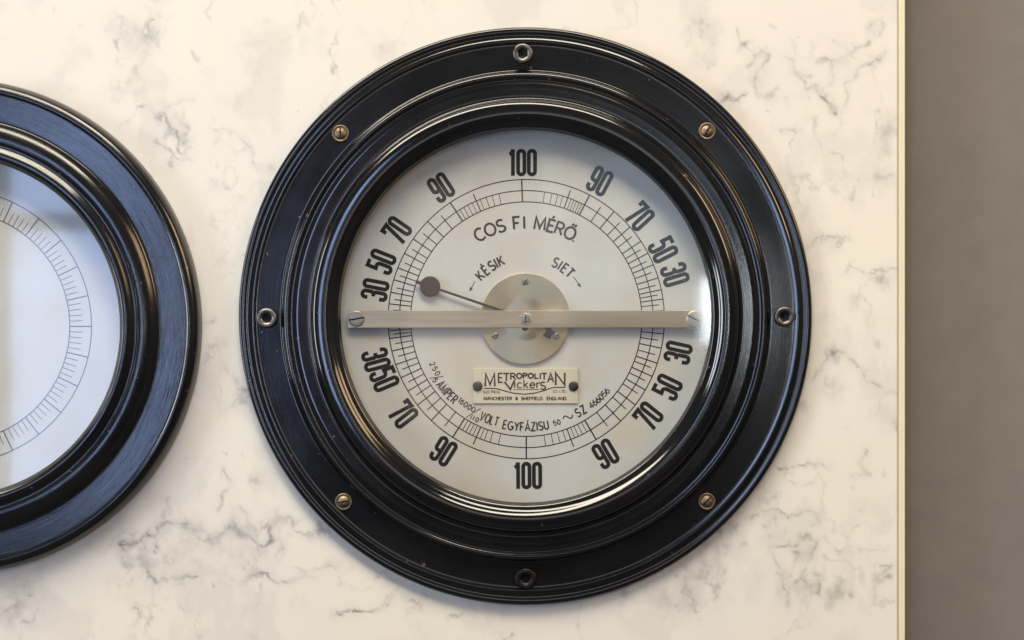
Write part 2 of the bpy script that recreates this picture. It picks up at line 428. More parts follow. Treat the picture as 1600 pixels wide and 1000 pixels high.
X0, X1, Y0, Y1, ST = -420, 1402, -300, 1300, 2.75
nx = int((X1 - X0) / ST) + 1; ny = int((Y1 - Y0) / ST) + 1
gx = np.linspace(X0, X1, nx); gy = np.linspace(Y0, Y1, ny)
GX, GY = np.meshgrid(gx, gy)
dx = (fbm(GX / 26, GY / 26, 3) - .5) * 26 + (fbm(GX / 7, GY / 7, 5, 2) - .5) * 4.5
dy = (fbm(GX / 26, GY / 26, 23) - .5) * 26 + (fbm(GX / 7, GY / 7, 25, 2) - .5) * 4.5
QX = GX + dx; QY = GY + dy
brk = np.clip((fbm(GX / 18, GY / 18, 77, 3) - .22) * 2.4, 0.3, 1.15)
vein = np.zeros_like(GX); cloud = np.zeros_like(GX)
for pts, w, s in veins:
    for (ax, ay), (bx, by) in zip(pts[:-1], pts[1:]):
        m0 = 26 + 5 * w
        i0, i1 = np.searchsorted(gx, [min(ax, bx) - m0, max(ax, bx) + m0]); j0, j1 = np.searchsorted(gy, [min(ay, by) - m0, max(ay, by) + m0])
        if i1 <= i0 or j1 <= j0: continue
        qx = QX[j0:j1, i0:i1]; qy = QY[j0:j1, i0:i1]
        L2 = (bx - ax) ** 2 + (by - ay) ** 2 + 1e-9
        t = np.clip(((qx - ax) * (bx - ax) + (qy - ay) * (by - ay)) / L2, 0, 1)
        d = np.hypot(qx - ax - t * (bx - ax), qy - ay - t * (by - ay))
        ww = w * 0.8
        vein[j0:j1, i0:i1] = np.maximum(vein[j0:j1, i0:i1], 1.15 * s * np.exp(-(d / ww) ** 2))
        cloud[j0:j1, i0:i1] = np.maximum(cloud[j0:j1, i0:i1], 0.32 * s * np.exp(-(d / (ww * 4.0)) ** 2))
for (bx, by, rx, ry, s) in blobs:
    d2 = ((QX - bx) / rx) ** 2 + ((QY - by) / ry) ** 2
    e = np.exp(-d2 * 1.2)
    if max(rx, ry) < 9: vein = np.maximum(vein, s * 0.9 * e)
    else: cloud = cloud + s * 1.5 * e * (0.35 + 1.1 * np.clip((fbm(GX / 16, GY / 16, 131, 4) - .32) * 2.6, 0, 1))
# thin natural hairlines and cloudiness everywhere
traced = cloud.copy()
rid = 1 - np.abs(fbm(GX / 95, GY / 120, 301, 5) - .5) * 2
loc_m = np.clip((fbm(GX / 130, GY / 130, 401, 3) - .47) * 5, 0, 1)
vein = np.maximum(vein, np.clip((rid - .955) / .045, 0, 1) * .26 * loc_m)
cloud = cloud + np.clip((fbm(GX / 60, GY / 75, 501, 5) - .54) * 1.2, 0, .15)
rid2 = 1 - np.abs(fbm(GX / 44 + GY / 200, GY / 62, 611, 4) - .5) * 2
vein = np.maximum(vein, np.clip((rid2 - .93) / .07, 0, 1) * np.clip(traced * 2.4, 0, .42))
vein = np.clip(vein * brk, 0, 1); cloud = np.clip(cloud, 0, .7)

def build_slab():
    n = nx * ny
    co = np.zeros((n, 3))
    co[:, 0] = (GX.ravel() - 800) * S; co[:, 2] = (500 - GY.ravel()) * S
    idx = np.arange(n).reshape(ny, nx)
    f = np.stack([idx[:-1, :-1], idx[1:, :-1], idx[1:, 1:], idx[:-1, 1:]], -1).reshape(-1, 4)
    # chamfer and thickness around the rim
    ring = list(idx[0, :]) + list(idx[1:, -1]) + list(idx[-1, ::-1][1:]) + list(idx[::-1, 0][1:-1])
    ring = np.array(ring); m_ = len(ring)
    c0 = co[ring]
    cx = (X0 + X1) / 2; cy = (Y0 + Y1) / 2
    sgn = np.stack([np.sign(np.round((c0[:, 0] / S + 800 - cx) / ((X1 - X0) / 2), 3) * (np.abs(c0[:, 0] / S + 800 - cx) > (X1 - X0) / 2 - .01)),
                    np.zeros(m_), np.sign((c0[:, 2] / S - 500 + cy) * (np.abs(500 - c0[:, 2] / S - cy) > (Y1 - Y0) / 2 - .01))], -1)
    c1 = c0 + sgn * 0.9 * S; c1[:, 1] = 0.9 * S
    c2 = c1.copy(); c2[:, 1] = 0.022
    co = np.vstack([co, c1, c2])
    a = np.arange(m_); bb = (a + 1) % m_
    f2 = np.stack([ring[a], ring[bb], n + bb, n + a], -1)
    f3 = np.stack([n + a, n + bb, n + m_ + bb, n + m_ + a], -1)
    f = np.vstack([f, f2, f3])
    me = bpy.data.meshes.new("marble_panel")
    me.vertices.add(len(co)); me.vertices.foreach_set('co', co.ravel())
    me.loops.add(f.size); me.loops.foreach_set('vertex_index', f.ravel().astype(np.int32))
    me.polygons.add(len(f)); me.polygons.foreach_set('loop_start', (np.arange(len(f)) * 4).astype(np.int32))
    me.update(calc_edges=True); me.validate()
    for nm, arr in (('vein', vein), ('cloud', cloud)):
        at_ = me.attributes.new(nm, 'FLOAT', 'POINT')
        at_.data.foreach_set('value', np.concatenate([arr.ravel(), np.zeros(2 * m_)]).astype(np.float32))
    me.materials.append(MAT['marble'])
    o = bpy.data.objects.new("marble_panel", me)
    o['label'] = "cream white marble panel with grey veins behind the black gauges"
    o['category'] = "marble panel"
    link(o)
build_slab()

ORG[0] = Vector((0, 0, 0))
e = box("edge_strip", 1403.6, -300, 1414, 1300, -40, -1.0, MAT['putty'], None, 1.0)
e['label'] = "narrow cream strip running down the right edge of the marble"; e['category'] = "trim strip"
wv = [(-3, 0.0222, -2), (4, 0.0222, -2), (4, 0.0222, 2), (-3, 0.0222, 2)]
w_ = mesh_obj("wall", wv, [(0, 1, 2, 3)], MAT['greywall'])
w_['kind'] = 'structure'

# ------------------------------------------------------------------ stroke lettering
def arc(cx, cy, rx, ry, a0, a1, n=10):
    return [(cx + rx * math.cos(math.radians(a0 + (a1 - a0) * i / n)), cy + ry * math.sin(math.radians(a0 + (a1 - a0) * i / n))) for i in range(n + 1)]

def glyph(c):
    """centre-line strokes in a box of height 1, returned with the box width"""
    G = {
     'A': ([[(0,0),(.36,1),(.72,0)], [(.12,.33),(.60,.33)]], .72), 'C': ([arc(.4,.5,.4,.5,48,312,16)], .70),
     'D': ([[(0,0),(0,1),(.25,1)] + arc(.25,.5,.38,.5,90,-90,12)[1:] + [(0,0)]], .63),
     'E': ([[(.5,1),(0,1),(0,0),(.5,0)], [(0,.52),(.42,.52)]], .5), 'F': ([[(.5,1),(0,1),(0,0)], [(0,.5),(.4,.5)]], .5),
     'G': ([arc(.4,.5,.4,.5,48,345,18) , [(.44,.44),(.78,.44),(.78,.08)]], .78), 'H': ([[(0,0),(0,1)], [(.62,0),(.62,1)], [(0,.5),(.62,.5)]], .62),
     'I': ([[(0,0),(0,1)]], .0), 'K': ([[(0,0),(0,1)], [(.56,1),(0,.38)], [(.19,.58),(.6,0)]], .6),
     'L': ([[(0,1),(0,0),(.46,0)]], .46), 'M': ([[(0,0),(.04,1),(.40,.12),(.76,1),(.80,0)]], .8), 'N': ([[(0,0),(0,1),(.62,0),(.62,1)]], .62),
     'O': ([arc(.41,.5,.41,.5,90,450,22)], .82), 'P': ([[(0,0),(0,1),(.3,1)] + arc(.3,.74,.25,.26,90,-90,10)[1:] + [(0,.48)]], .55),
     'R': ([[(0,0),(0,1),(.3,1)] + arc(.3,.74,.25,.26,90,-90,10)[1:] + [(0,.48)], [(.28,.48),(.58,0)]], .58),
     'S': ([arc(.3,.75,.27,.25,35,270,12) + arc(.3,.25,.3,.25,90,-150,12)[1:]], .6),
     'T': ([[(0,1),(.64,1)], [(.32,1),(.32,0)]], .64), 'U': ([[(0,1),(0,.3)] + arc(.3,.3,.3,.3,180,360,10)[1:] + [(.6,1)]], .6),
     'V': ([[(0,1),(.34,0),(.68,1)]], .68), 'Y': ([[(0,1),(.32,.48),(.64,1)], [(.32,.48),(.32,0)]], .64),
     'Z': ([[(.02,1),(.56,1),(0,0),(.6,0)]], .6), '&': ([[(.62,0),(.14,.68)] + arc(.28,.8,.16,.2,215,-35,8)[1:] + arc(.26,.27,.26,.27,100,330,10) + [(.62,.5)]], .62),
     '.': ([[(0,0),(0,.1)]], .02), '/': ([[(0,-.1),(.45,1.1)]], .45),
     '0': ([arc(.28,.5,.28,.5,90,450,18)], .56), '1': ([[(0,.8),(.16,1),(.16,0)]], .2),
     '2': ([arc(.27,.74,.26,.26,165,-40,10) + [(0,0),(.54,0)]], .54), '4': ([[(.58,.28),(0,.28),(.42,1),(.42,0)]], .58),
     '5': ([[(.48,1),(.08,1),(.04,.56)] + arc(.26,.33,.26,.32,125,-150,12)], .52),
     '6': ([arc(.27,.3,.27,.3,180,540,16), arc(.5,.3,.5,.7,180,105,8)], .54),
     'c': ([arc(.28,.33,.28,.33,45,315,12)], .5), 'k': ([[(0,0),(0,1)], [(.42,.66),(0,.24)], [(.14,.40),(.46,0)]], .46),
     'e': ([[(.02,.35),(.54,.35)] + arc(.28,.33,.28,.33,5,320,14)], .56), 'r': ([[(0,0),(0,.66)], arc(.26,.38,.26,.27,175,70,6)], .32),
     'i': ([[(0,0),(0,.66)], [(0,.86),(0,.96)]], .02),
    }
    if c == 'É': p, w = G['E']; return p + [[(.18,1.14),(.34,1.34)]], w
    if c == 'Á': p, w = G['A']; return p + [[(.34,1.12),(.48,1.32)]], w
    if c == 'Ő': p, w = G['O']; return p + [[(.28,1.14),(.38,1.34)], [(.50,1.14),(.62,1.34)]], w
    return G[c]

def big_digit(c):
    """condensed numerals: centre-line strokes in a box 0.30 wide and 1 high"""
    w = .25; r = w / 2; ry = .125
    if c == '0': return [[(0, .5)] + [(0, 1 - ry)] + arc(r, 1 - ry, r, ry, 180, 0, 10)[1:] + [(w, ry)] + arc(r, ry, r, ry, 0, -180, 10)[1:] + [(0, .5)]], w
    if c == '1': return [[(.0, .84), (.10, .90), (.14, 1.05)], [(.14, 1.06), (.14, -.06)]], .17
    if c == '9': return [[(w, .70), (w, 1 - ry)] + arc(r, 1 - ry, r, ry, 0, 180, 10)[1:] + [(0, .60)] + arc(r, .54, r, ry * .9, 180, 360, 10)[1:],
                         [(w, .72), (w, ry)] + arc(r, ry, r, ry, 0, -180, 10)[1:] + [(0, .24)]], w
    if c == '3': return [[(0, .76), (0, 1 - ry)] + arc(r, 1 - ry, r, ry, 180, 0, 10)[1:] + [(w, .64)] + arc(r, .64, r, .11, 0, -90, 6)[1:] + [(.07, .53)],
                         [(.07, .53)] + [(r, .53)] + arc(r, .42, r, .11, 90, 0, 6)[1:] + [(w, ry)] + arc(r, ry, r, ry, 0, -180, 10)[1:] + [(0, .26)]], w
    if c == '5': return [[(w + .03, 1), (.02, 1), (.02, .56)], [(.02, .545)] + arc(r, .50, r, .14, 150, 0, 8) + [(w, ry)] + arc(r, ry, r, ry, 0, -180, 10)[1:] + [(0, .26)]], w
    if c == '7': return [[(0, .80), (0, 1), (w + .03, 1), (w - .01, .86), (.09, -.06)]], w
    return [], w

class Ink:
    def __init__(s, h): s.v = []; s.f = []; s.h = h; s.k = 0
    def ribbon(s, pts, w, lift=None):
        """a flat printed stroke through picture points"""
        p = [Vector((a, b)) for a, b in pts]
        q = [p[0]]
        for a in p[1:]:
            if (a - q[-1]).length > 1e-4: q.append(a)
        p = q
        if len(p) < 2: return
        closed = (p[0] - p[-1]).length < 1e-3 and len(p) > 3
        if closed: p = p[:-1]
        n = len(p); base = len(s.v)
        h = s.h + (0.04 * (s.k % 9) if lift is None else lift); s.k += 1
        for i in range(n):
            a = p[i - 1] if (i > 0 or closed) else None; b = p[(i + 1) % n] if (i < n - 1 or closed) else None
            d1 = (p[i] - a).normalized() if a is not None else None; d2 = (b - p[i]).normalized() if b is not None else None
            if d1 is None: d1 = d2
            if d2 is None: d2 = d1
            n1 = Vector((-d1.y, d1.x)); n2 = Vector((-d2.y, d2.x)); m_ = n1 + n2
            if m_.length < 1e-3: m_ = n1.copy()
            m_.normalize(); k = 1 / max(m_.dot(n1), 0.42)
            for sg in (1, -1):
                u = p[i] + m_ * (sg * k * w / 2)
                s.v.append(W(u.x, u.y, h) - ORG[0])
        for i in range(n if closed else n - 1):
            j = (i + 1) % n
            s.f.append((base + 2 * i, base + 2 * i + 1, base + 2 * j + 1, base + 2 * j))
    def disc(s, x, y, r, n=20):
        base = len(s.v)
        for i in range(n):
            a = 2 * math.pi * i / n
            s.v.append(W(x + r * math.cos(a), y - r * math.sin(a), s.h + .1) - ORG[0])
        s.f.append(tuple(range(base, base + n)))
    def put(s, strokes, w, x, y, rot, hgt, xs, sw):
        """glyph centred at picture point x, y; rot = clockwise turn in degrees"""
        c = math.cos(math.radians(rot)); sn = math.sin(math.radians(rot))
        for st_ in strokes:
            pts = []
            for (u, v) in st_:
                a = (u - w / 2) * hgt * xs; b_ = -(v - .5) * hgt
                pts.append((x + a * c - b_ * sn, y + a * sn + b_ * c))
            s.ribbon(pts, sw)
    def arc_text(s, text, cx, cy, r, a0, a1, hgt, xs, sw, inward=False, gap=.3):
        """first letter centre at a0 and last at a1 (degrees clockwise from straight up; from straight down, to the right, if inward)"""
        ws = [(.3 if ch == ' ' else glyph(ch)[1]) for ch in text]
        pos = [0]
        for i in range(1, len(text)): pos.append(pos[-1] + (ws[i - 1] + ws[i]) / 2 + gap)
        for ch, p_ in zip(text, pos):
            if ch == ' ': continue
            a = a0 + (a1 - a0) * (p_ / pos[-1] if pos[-1] else 0)
            g_, w = glyph(ch); ra = math.radians(a)
            if inward: s.put(g_, w, cx + r * math.sin(ra), cy + r * math.cos(ra), -a, hgt, xs, sw)
            else: s.put(g_, w, cx + r * math.sin(ra), cy - r * math.cos(ra), a, hgt, xs, sw)
    def line_text(s, text, x0, x1, y, hgt, xs, sw, gap=.3, space=.45):
        ws = [(space if ch == ' ' else glyph(ch)[1]) for ch in text]
        pos = [ws[0] / 2]
        for i in range(1, len(text)): pos.append(pos[-1] + (ws[i - 1] + ws[i]) / 2 + gap)
        tot = pos[-1] + ws[-1] / 2
        for ch, p_ in zip(text, pos):
            if ch != ' ':
                g_, w = glyph(ch); s.put(g_, w, x0 + (x1 - x0) * p_ / tot, y, 0, hgt, xs, sw)
    def build(s, name, mat, parent):
        return mesh_obj(name, s.v, s.f, mat, parent)

# ------------------------------------------------------------------ fittings
def disc_profile(R, h0, h1, dome=0.0, edge=1.0):
    p = [(R, h0), (R, h1 - edge), (R - edge * .35, h1 - edge * .3), (R - edge, h1)]
    n = 6
    for i in range(1, n + 1):
        t = i / n; p.append(((R - edge) * (1 - t) + 0.05 * t, h1 + dome * (1 - (1 - t) ** 2)))
    return p

def real(px, py, h):
    k = 1 - h / DU
    return (800 + (px - 800) * k, 500 + (py - 500) * k)

def slotted(name, x, y, R, h0, h1, dome, ang, mat, parent, sw=2.2, depth=1.6):
    """round screw head whose slot is really cut: two half heads meeting over a sunk floor"""
    cx, cy = real(x, y, h1)
    N = 36; verts = []; faces = []
    a = math.radians(ang); dxv = Vector((math.cos(a), math.sin(a))); nv = Vector((-math.sin(a), math.cos(a)))
    def vert(u, v, h):
        p = dxv * u + nv * v
        verts.append(Vector(((cx - 800 + p.x) * S, -h * S, (500 - cy + p.y) * S)) - ORG[0]); return len(verts) - 1
    hs = sw / 2
    for sg in (1, -1):
        rings = []
        for (rf, hh) in ((1.0, h0), (1.0, h1 - .9), (.93, h1 - .2), (.7, h1 + dome * .5), (.4, h1 + dome * .85)):
            row = []
            v0 = math.asin(min(hs / (R * rf), .9))
            for i in range(N // 2 + 1):
                t = v0 + (math.pi - 2 * v0) * i / (N // 2)
                row.append(vert(R * rf * math.cos(t), sg * R * rf * math.sin(t), hh))
            rings.append(row)
        for r0, r1 in zip(rings[:-1], rings[1:]):
            for i in range(N // 2):
                f = (r0[i], r0[i + 1], r1[i + 1], r1[i]); faces.append(f if sg > 0 else f[::-1])
        last = rings[-1]
        faces.append(tuple(last) if sg > 0 else tuple(last[::-1]))
        # wall of the slot
        lo = [vert(R * c_, sg * hs, h1 - depth) for c_ in (.98, -.98)]
        hi = [rw[0] for rw in rings[2:]] + [rw[-1] for rw in rings[2:]][::-1]
        f = tuple([lo[0]] + hi + [lo[1]]); faces.append(f if sg < 0 else f[::-1])
    fl = [vert(R * .99 * math.cos(t), R * .99 * math.sin(t), h1 - depth) for t in [2 * math.pi * i / 24 for i in range(24)]]
    faces.append(tuple(fl))
    o = mesh_obj(name, verts, faces, mat, parent)
    o.data.materials.append(MAT['socket'])
    o.data.polygons[len(faces) - 1].material_index = 1
    return o

def socket_screw(x, y, parent, h0=14, R=15.5, top=26, mat='gun', rot=10, sock=7.6):
    """cap screw with a hexagonal hole"""
    cx, cy = real(x, y, top)
    N = 48; rings = []
    def hexr(t, r):
        t = (t - math.radians(rot)) % (math.pi / 3) - math.pi / 6
        return r * math.cos(math.pi / 6) / math.cos(t)
    verts = []; faces = []
    spec = [('c', R + .3, h0), ('c', R, top - 2.2), ('c', R - .8, top - .7), ('c', R - 2.4, top), ('c', sock + 3.2, top - .1), ('c', sock + 1.6, top - .8),
            ('h', sock, top - 2.2), ('h', sock, top - 9), ('h', .1, top - 10.5)]
    for kind, r, h in spec:
        row = []
        for i in range(N):
            t = 2 * math.pi * i / N
            rr = r if kind == 'c' else hexr(t, r)
            verts.append(Vector(((cx - 800 + rr * math.cos(t)) * S, -h * S, (500 - cy + rr * math.sin(t)) * S)) - ORG[0]); row.append(len(verts) - 1)
        rings.append(row)
    for r0, r1 in zip(rings[:-1], rings[1:]):
        for i in range(N):
            faces.append((r0[i], r0[(i + 1) % N], r1[(i + 1) % N], r1[i]))
    me_o = mesh_obj("hex_socket_screw", verts, faces, MAT[mat], parent, True)
    me_o.data.materials.append(MAT['socket'])
    for p in me_o.data.polygons:
        if p.index >= N * 6: p.material_index = 1; p.use_smooth = False
    return me_o

def washer_screw(x, y, ang, parent, h0=15):
    cx, cy = real(x, y, h0)
    w = lathe("brass_screw", (cx, cy), [(13.4, h0 - 1), (13.4, h0 + 1.2), (12.6, h0 + 2.4), (11.4, h0 + 2.2), (9.2, h0 + 1.0), (6, h0 + 1.0)], MAT['brass_old'], parent, seg=48)
    slotted("screw_head", x, y, 9.0, h0, h0 + 3.0, 2.8, ang, MAT['brass_old'], w, 2.6, 1.8)
    return w

# ------------------------------------------------------------------ main gauge
C = (821.0, 494.0); FX, FY = 0.9965, 1.0045
ORG[0] = Vector(((C[0] - 800) * S, 0, (500 - C[1]) * S))
G = thing("gauge", "round black rimmed power factor gauge with its whole cream dial in view", "gauge", ORG[0], "black rimmed gauges on the marble")

def rp(pts):  # measured radius -> true radius at its height
    return [(r * (1 - h / DU), h) for r, h in pts]
prof = rp([(449.5, -2), (449.6, 6), (449.2, 10.5), (447.8, 13.4), (445.0, 14.4), (441.6, 14.3), (438.4, 13.5), (435.4, 13.3), (432.4, 13.9), (430.0, 14.9), (427.4, 15.2),
           (424.6, 14.7), (421.6, 14.1), (416, 14), (402, 14), (388, 14), (383.6, 14.1), (381.4, 15.2), (380.3, 19), (379.5, 24), (378.2, 27.8), (375.8, 29.3), (372.8, 29.2), (370, 28.0),
           (367, 27.4), (364, 28.0), (361.0, 29.0), (358.0, 29.4), (352, 29.4), (345, 29.4), (339.6, 29.5), (337.6, 31.6), (336.4, 36), (335.2, 40), (333.2, 43.2), (329.6, 45.4), (324, 46.4), (317, 46.6),
           (312, 46.0), (308, 43.9), (304.2, 41.0), (301.4, 39.4), (298.4, 38.2), (295.2, 36.6), (293.8, 34.6), (292.6, 30.6), (291.2, 27), (289.8, 23), (289.6, 20), (289.6, 3)])
def lower_rim(p, r0, f):
    return [(r, 31 + (h - 31) * f) if (r < r0 and h > 31) else (r, h) for r, h in p]
lathe("bezel_ring", C, spline(prof, 5), MAT['bezel'], G, FX, FY, seg=400, wob=0.35)

DC = (822.3, 498.6)
lathe("dial_case", C, [(289.4, 20.4), (303, 20.2), (303, 1), (303, .5)], MAT['bezel'], G, FX, FY, seg=160)
dial = lathe("dial_plate", C, [(301, 4.0), (301, 5.0), (200, 5.0), (100, 5.0), (.1, 5.0)], MAT['dial'], G, FX, FY, seg=160, smooth=False)

# scale
RI = (180.6, 183.2); RM = (198.2, 200.8); RO = (215.8, 218.2)
INKH = 5.15
sc_ink = Ink(INKH)
for R_, w in ((RI, 1.55), (RM, 1.5), (RO, 1.55)):
    pts = [(DC[0] + R_[0] * math.cos(2 * math.pi * i / 240), DC[1] + R_[1] * math.sin(2 * math.pi * i / 240)) for i in range(241)]
    sc_ink.ribbon(pts, w, 0.0)
def tick(a, kind, bottom):
    """a: degrees from straight up (down when bottom), positive to the right"""
    ra = math.radians(a); sx = math.sin(ra); cy_ = math.cos(ra) * (1 if bottom else -1)
    i = RI; o = {'thin': RM, 'full': RO, 'long': RO, 'med': (208.5, 211), 'half': (210.5, 213)}[kind]
    w = {'thin': .95, 'full': 1.6, 'long': 2.0, 'med': 1.4, 'half': 1.6}[kind]
    sc_ink.ribbon([(DC[0] + i[0] * sx, DC[1] + i[1] * cy_), (DC[0] + o[0] * sx, DC[1] + o[1] * cy_)], w, 0.08)
TK = [
 (False, 1, {'long': [-1.9, 27.3], 'full': [39.5, 48.7, 56.1, 61.8, 67.0, 72.8, 77.8, 81.7, 86.4], 'half': [19.1], 'med': [33.9, 44.4, 52.3, 59.0, 64.6, 69.8, 75.5, 79.7, 83.9], 'thin': [8.3, 11.7, 14.4, 16.8, 20.7, 22.1, 23.4, 24.8, 26.0]}),
 (False, -1, {'long': [33.4], 'full': [45.6, 54.9, 61.9, 68.4, 73.6, 78.9, 83.7], 'half': [23.2], 'med': [39.8, 50.6, 58.8, 65.4, 71.2, 76.6, 81.6, 86.2], 'thin': [12.5, 15.7, 18.5, 21.3, 25.3, 27.5, 29.6, 31.6]}),
 (True, 1, {'long': [0.0, 30.4], 'full': [43.1, 52.1, 59.5, 65.8, 71.6, 78.0, 83.9], 'half': [20.6], 'med': [37.5, 48.3, 56.6, 62.9, 69.0, 74.8, 81.0, 86.3], 'thin': [8.8, 12.35, 15.5, 18.3, 22.5, 24.3, 26.3, 28.5]}),
 (True, -1, {'long': [32.2], 'full': [43.5, 52.0, 59.0, 65.2, 71.0, 76.8, 82.0, 85.2], 'half': [23.2], 'med': [37.7, 47.8, 55.7, 62.2, 68.2, 74.0, 79.5, 83.6], 'thin': [12.75, 16.7, 19.4, 21.3, 25.0, 26.7, 28.5, 30.3]})]
for bottom, sg, d in TK:
    for kind, lst in d.items():
        for a in lst: tick(a * sg, kind, bottom)
sc_ink.build("scale", MAT['ink'], dial)

# numerals
for text, x, y, bottom in [("100", 816, 254, 0), ("90", 689, 293, 0), ("90", 937, 283, 0), ("70", 620, 360, 0), ("70", 999.5, 338, 0), ("50", 596, 409, 0), ("50", 1036, 390, 0),
                           ("30", 586, 453, 0), ("30", 1054.5, 429, 0), ("100", 824, 743, 1), ("90", 693, 705, 1), ("90", 946, 709, 1), ("70", 630, 647, 1), ("70", 1013, 650, 1),
                           ("50", 600.5, 592, 1), ("50", 1043, 605, 1), ("30", 587.5, 562, 1), ("30", 1059.5, 551, 1)]:
    vx, vy = x - DC[0], y - DC[1]
    a = math.degrees(math.atan2(vx, -vy))
    if text == "100" and not bottom: a = 0.0
    if bottom: a = a + 180
    k = Ink(INKH)
    ws = [big_digit(c)[1] for c in text]; gap = .175
    tot = sum(ws) + gap * (len(text) - 1); u = -tot / 2
    H = 37.0
    for c, w in zip(text, ws):
        off = (u + w / 2) * H * 1.06; ra = math.radians(a)
        k.put(big_digit(c)[0], w, x + off * math.cos(ra), y + off * math.sin(ra), a, H, 1.06, 6.0)
        u += w + gap
    k.build("numeral", MAT['ink'], dial)

def word(fn, mat='ink_soft', name="lettering"):
    k = Ink(INKH); fn(k); k.build(name, MAT[mat], dial)
cx, cy = DC
word(lambda k: ([k.arc_text(ch, cx, cy, 151.0, a, a, 18.8, 1.06, 3.4) for ch, a in zip("COSFIMÉRŐ.", (-28.9, -22.0, -15.3, -5.6, -1.2, 8.2, 15.0, 20.3, 27.0, 31.0))]))
word(lambda k: [k.arc_text(ch, cx, cy, 99.3, a, a, 14.8, .86, 2.7) for ch, a in zip("KÉSIK", (-46.6, -39.8, -32.9, -28.6, -23.6))])
word(lambda k: [k.arc_text(ch, cx, cy, 99.5, a, a, 14.8, .86, 2.7) for ch, a in zip("SIET", (27.4, 32.2, 37.2, 43.4))])
def arrow(k, x0, y0, x1, y1):
    k.ribbon([(x0, y0), (x1, y1)], 1.2)
    d = Vector((x1 - x0, y1 - y0)).normalized(); n = Vector((-d.y, d.x)); t = Vector((x1, y1))
    a = t - d * 7 + n * 2.6; b_ = t - d * 5; c = t - d * 7 - n * 2.6
    base = len(k.v)
    for p in (t, a, b_, c): k.v.append(W(p.x, p.y, k.h + .3) - ORG[0])
    k.f.append((base, base + 1, base + 2)); k.f.append((base, base + 2, base + 3))
word(lambda k: arrow(k, 742, 440, 733.5, 455), name="arrow"); word(lambda k: arrow(k, 896.5, 433, 907.5, 448.5), name="arrow")
def low(k):
    k.arc_text("250", cx, cy, 162.5, -64.4, -58.6, 8, 1.05, 1.45, True)
    k.ribbon([(671, 591), (693, 588)], 1.1)
    k.arc_text("5", cx, cy, 171.5, -56.2, -56.2, 8, 1.05, 1.45, True)
    k.arc_text("AMPER", cx, cy, 168.3, -52.8, -41.8, 13.4, .64, 2.2, True)
    k.arc_text("16000", cx, cy, 163.5, -39.6, -30.4, 8, 1.05, 1.45, True)
    k.ribbon([(728.5, 652), (751, 638)], 1.2)
    [k.arc_text(ch, cx, cy, 175.0, a, a, 7, 1.0, 1.4, True) for ch, a in zip("II0", (-29.3, -28.0, -26.0))]
    [k.arc_text(ch, cx, cy, 166.5, a, a, 13.5, .62, 2.1, True) for ch, a in zip("VOLT", (-24.2, -21.2, -18.7, -16.2))]
    k.arc_text("EGYFÁZISU", cx, cy, 168.3, -11.4, 10.6, 12.8, .78, 2.15, True)
    k.arc_text("50", cx, cy, 168.4, 15.3, 17.5, 7.5, 1.0, 1.4, True)
    ra = math.radians(-24); pts = []
    for i in range(17):
        t = i / 16; u = (t - .5) * 16.5; v = -3.6 * math.sin(t * 2 * math.pi) * 1.0
        pts.append((887.2 + u * math.cos(ra) - v * math.sin(ra), 651.8 + u * math.sin(ra) + v * math.cos(ra)))
    k.ribbon(pts, 1.9)
    k.arc_text("SZ", cx, cy, 167, 28.9, 32.3, 12.8, .8, 2.2, True)
    k.arc_text("466056", cx, cy, 168.5, 37.0, 48.4, 9.2, 1.0, 1.6, True)
word(low)

# centre plate, needle, bridge
hub = lathe("hub_plate", real(821, 498, 9), [(69.6, 5.1), (69.6, 6.0), (69.6, 9.0), (69.55, 9.1), (69.3, 9.1), (69.0, 9.1), (60, 9.1), (36, 9.15), (31, 9.3), (26, 9.9), (14, 10.4), (.1, 10.5)], MAT['brass_hub'], G, 1, 1.015, seg=128)
for x, y, a in ((820.5, 440.5, 60), (773.5, 524.5, 20), (869, 525.5, 40)):
    slotted("screw", x, y, 5.4, 8.5, 10.6, .5, a, MAT['steel'], hub, 1.7, 1.0)
# small adjuster showing below the bridge
prism("adjuster", [(849, 507), (864, 507), (861, 514), (867, 519), (862, 524), (860, 530), (853, 527), (848, 524), (854, 517), (850, 512)], 9, 12.8, MAT['rivet'], G, .5)
lathe("spindle", real(820, 512, 14), disc_profile(5, 8, 14, .4), MAT['gun_dark'], G, seg=24)

nd = Vector((672 - 821, 447.5 - 498)).normalized(); nn = Vector((-nd.y, nd.x))
def nq(p, w0, w1, L0, L1):
    a = Vector(p) + nd * L0; b_ = Vector(p) + nd * L1
    return [tuple(a + nn * w0), tuple(b_ + nn * w1), tuple(b_ - nn * w1), tuple(a - nn * w0)]
needle = prism("needle", nq((821, 498), 2.4, 1.8, -24, 145), 11.2, 12.6, MAT['needle'], G, .3)
lathe("needle_disc", real(671.7, 447.6, 14), disc_profile(16.1, 11.3, 12.5, 0, .5), MAT['needle'], needle, seg=64)
prism("needle_tip", nq((821, 498), 3.0, 2.8, 166, 181), 11.25, 12.55, MAT['needle'], needle, .3)
lathe("needle_collar", real(821, 498, 14), disc_profile(6, 10.4, 13.2, .2), MAT['needle'], needle, seg=32)

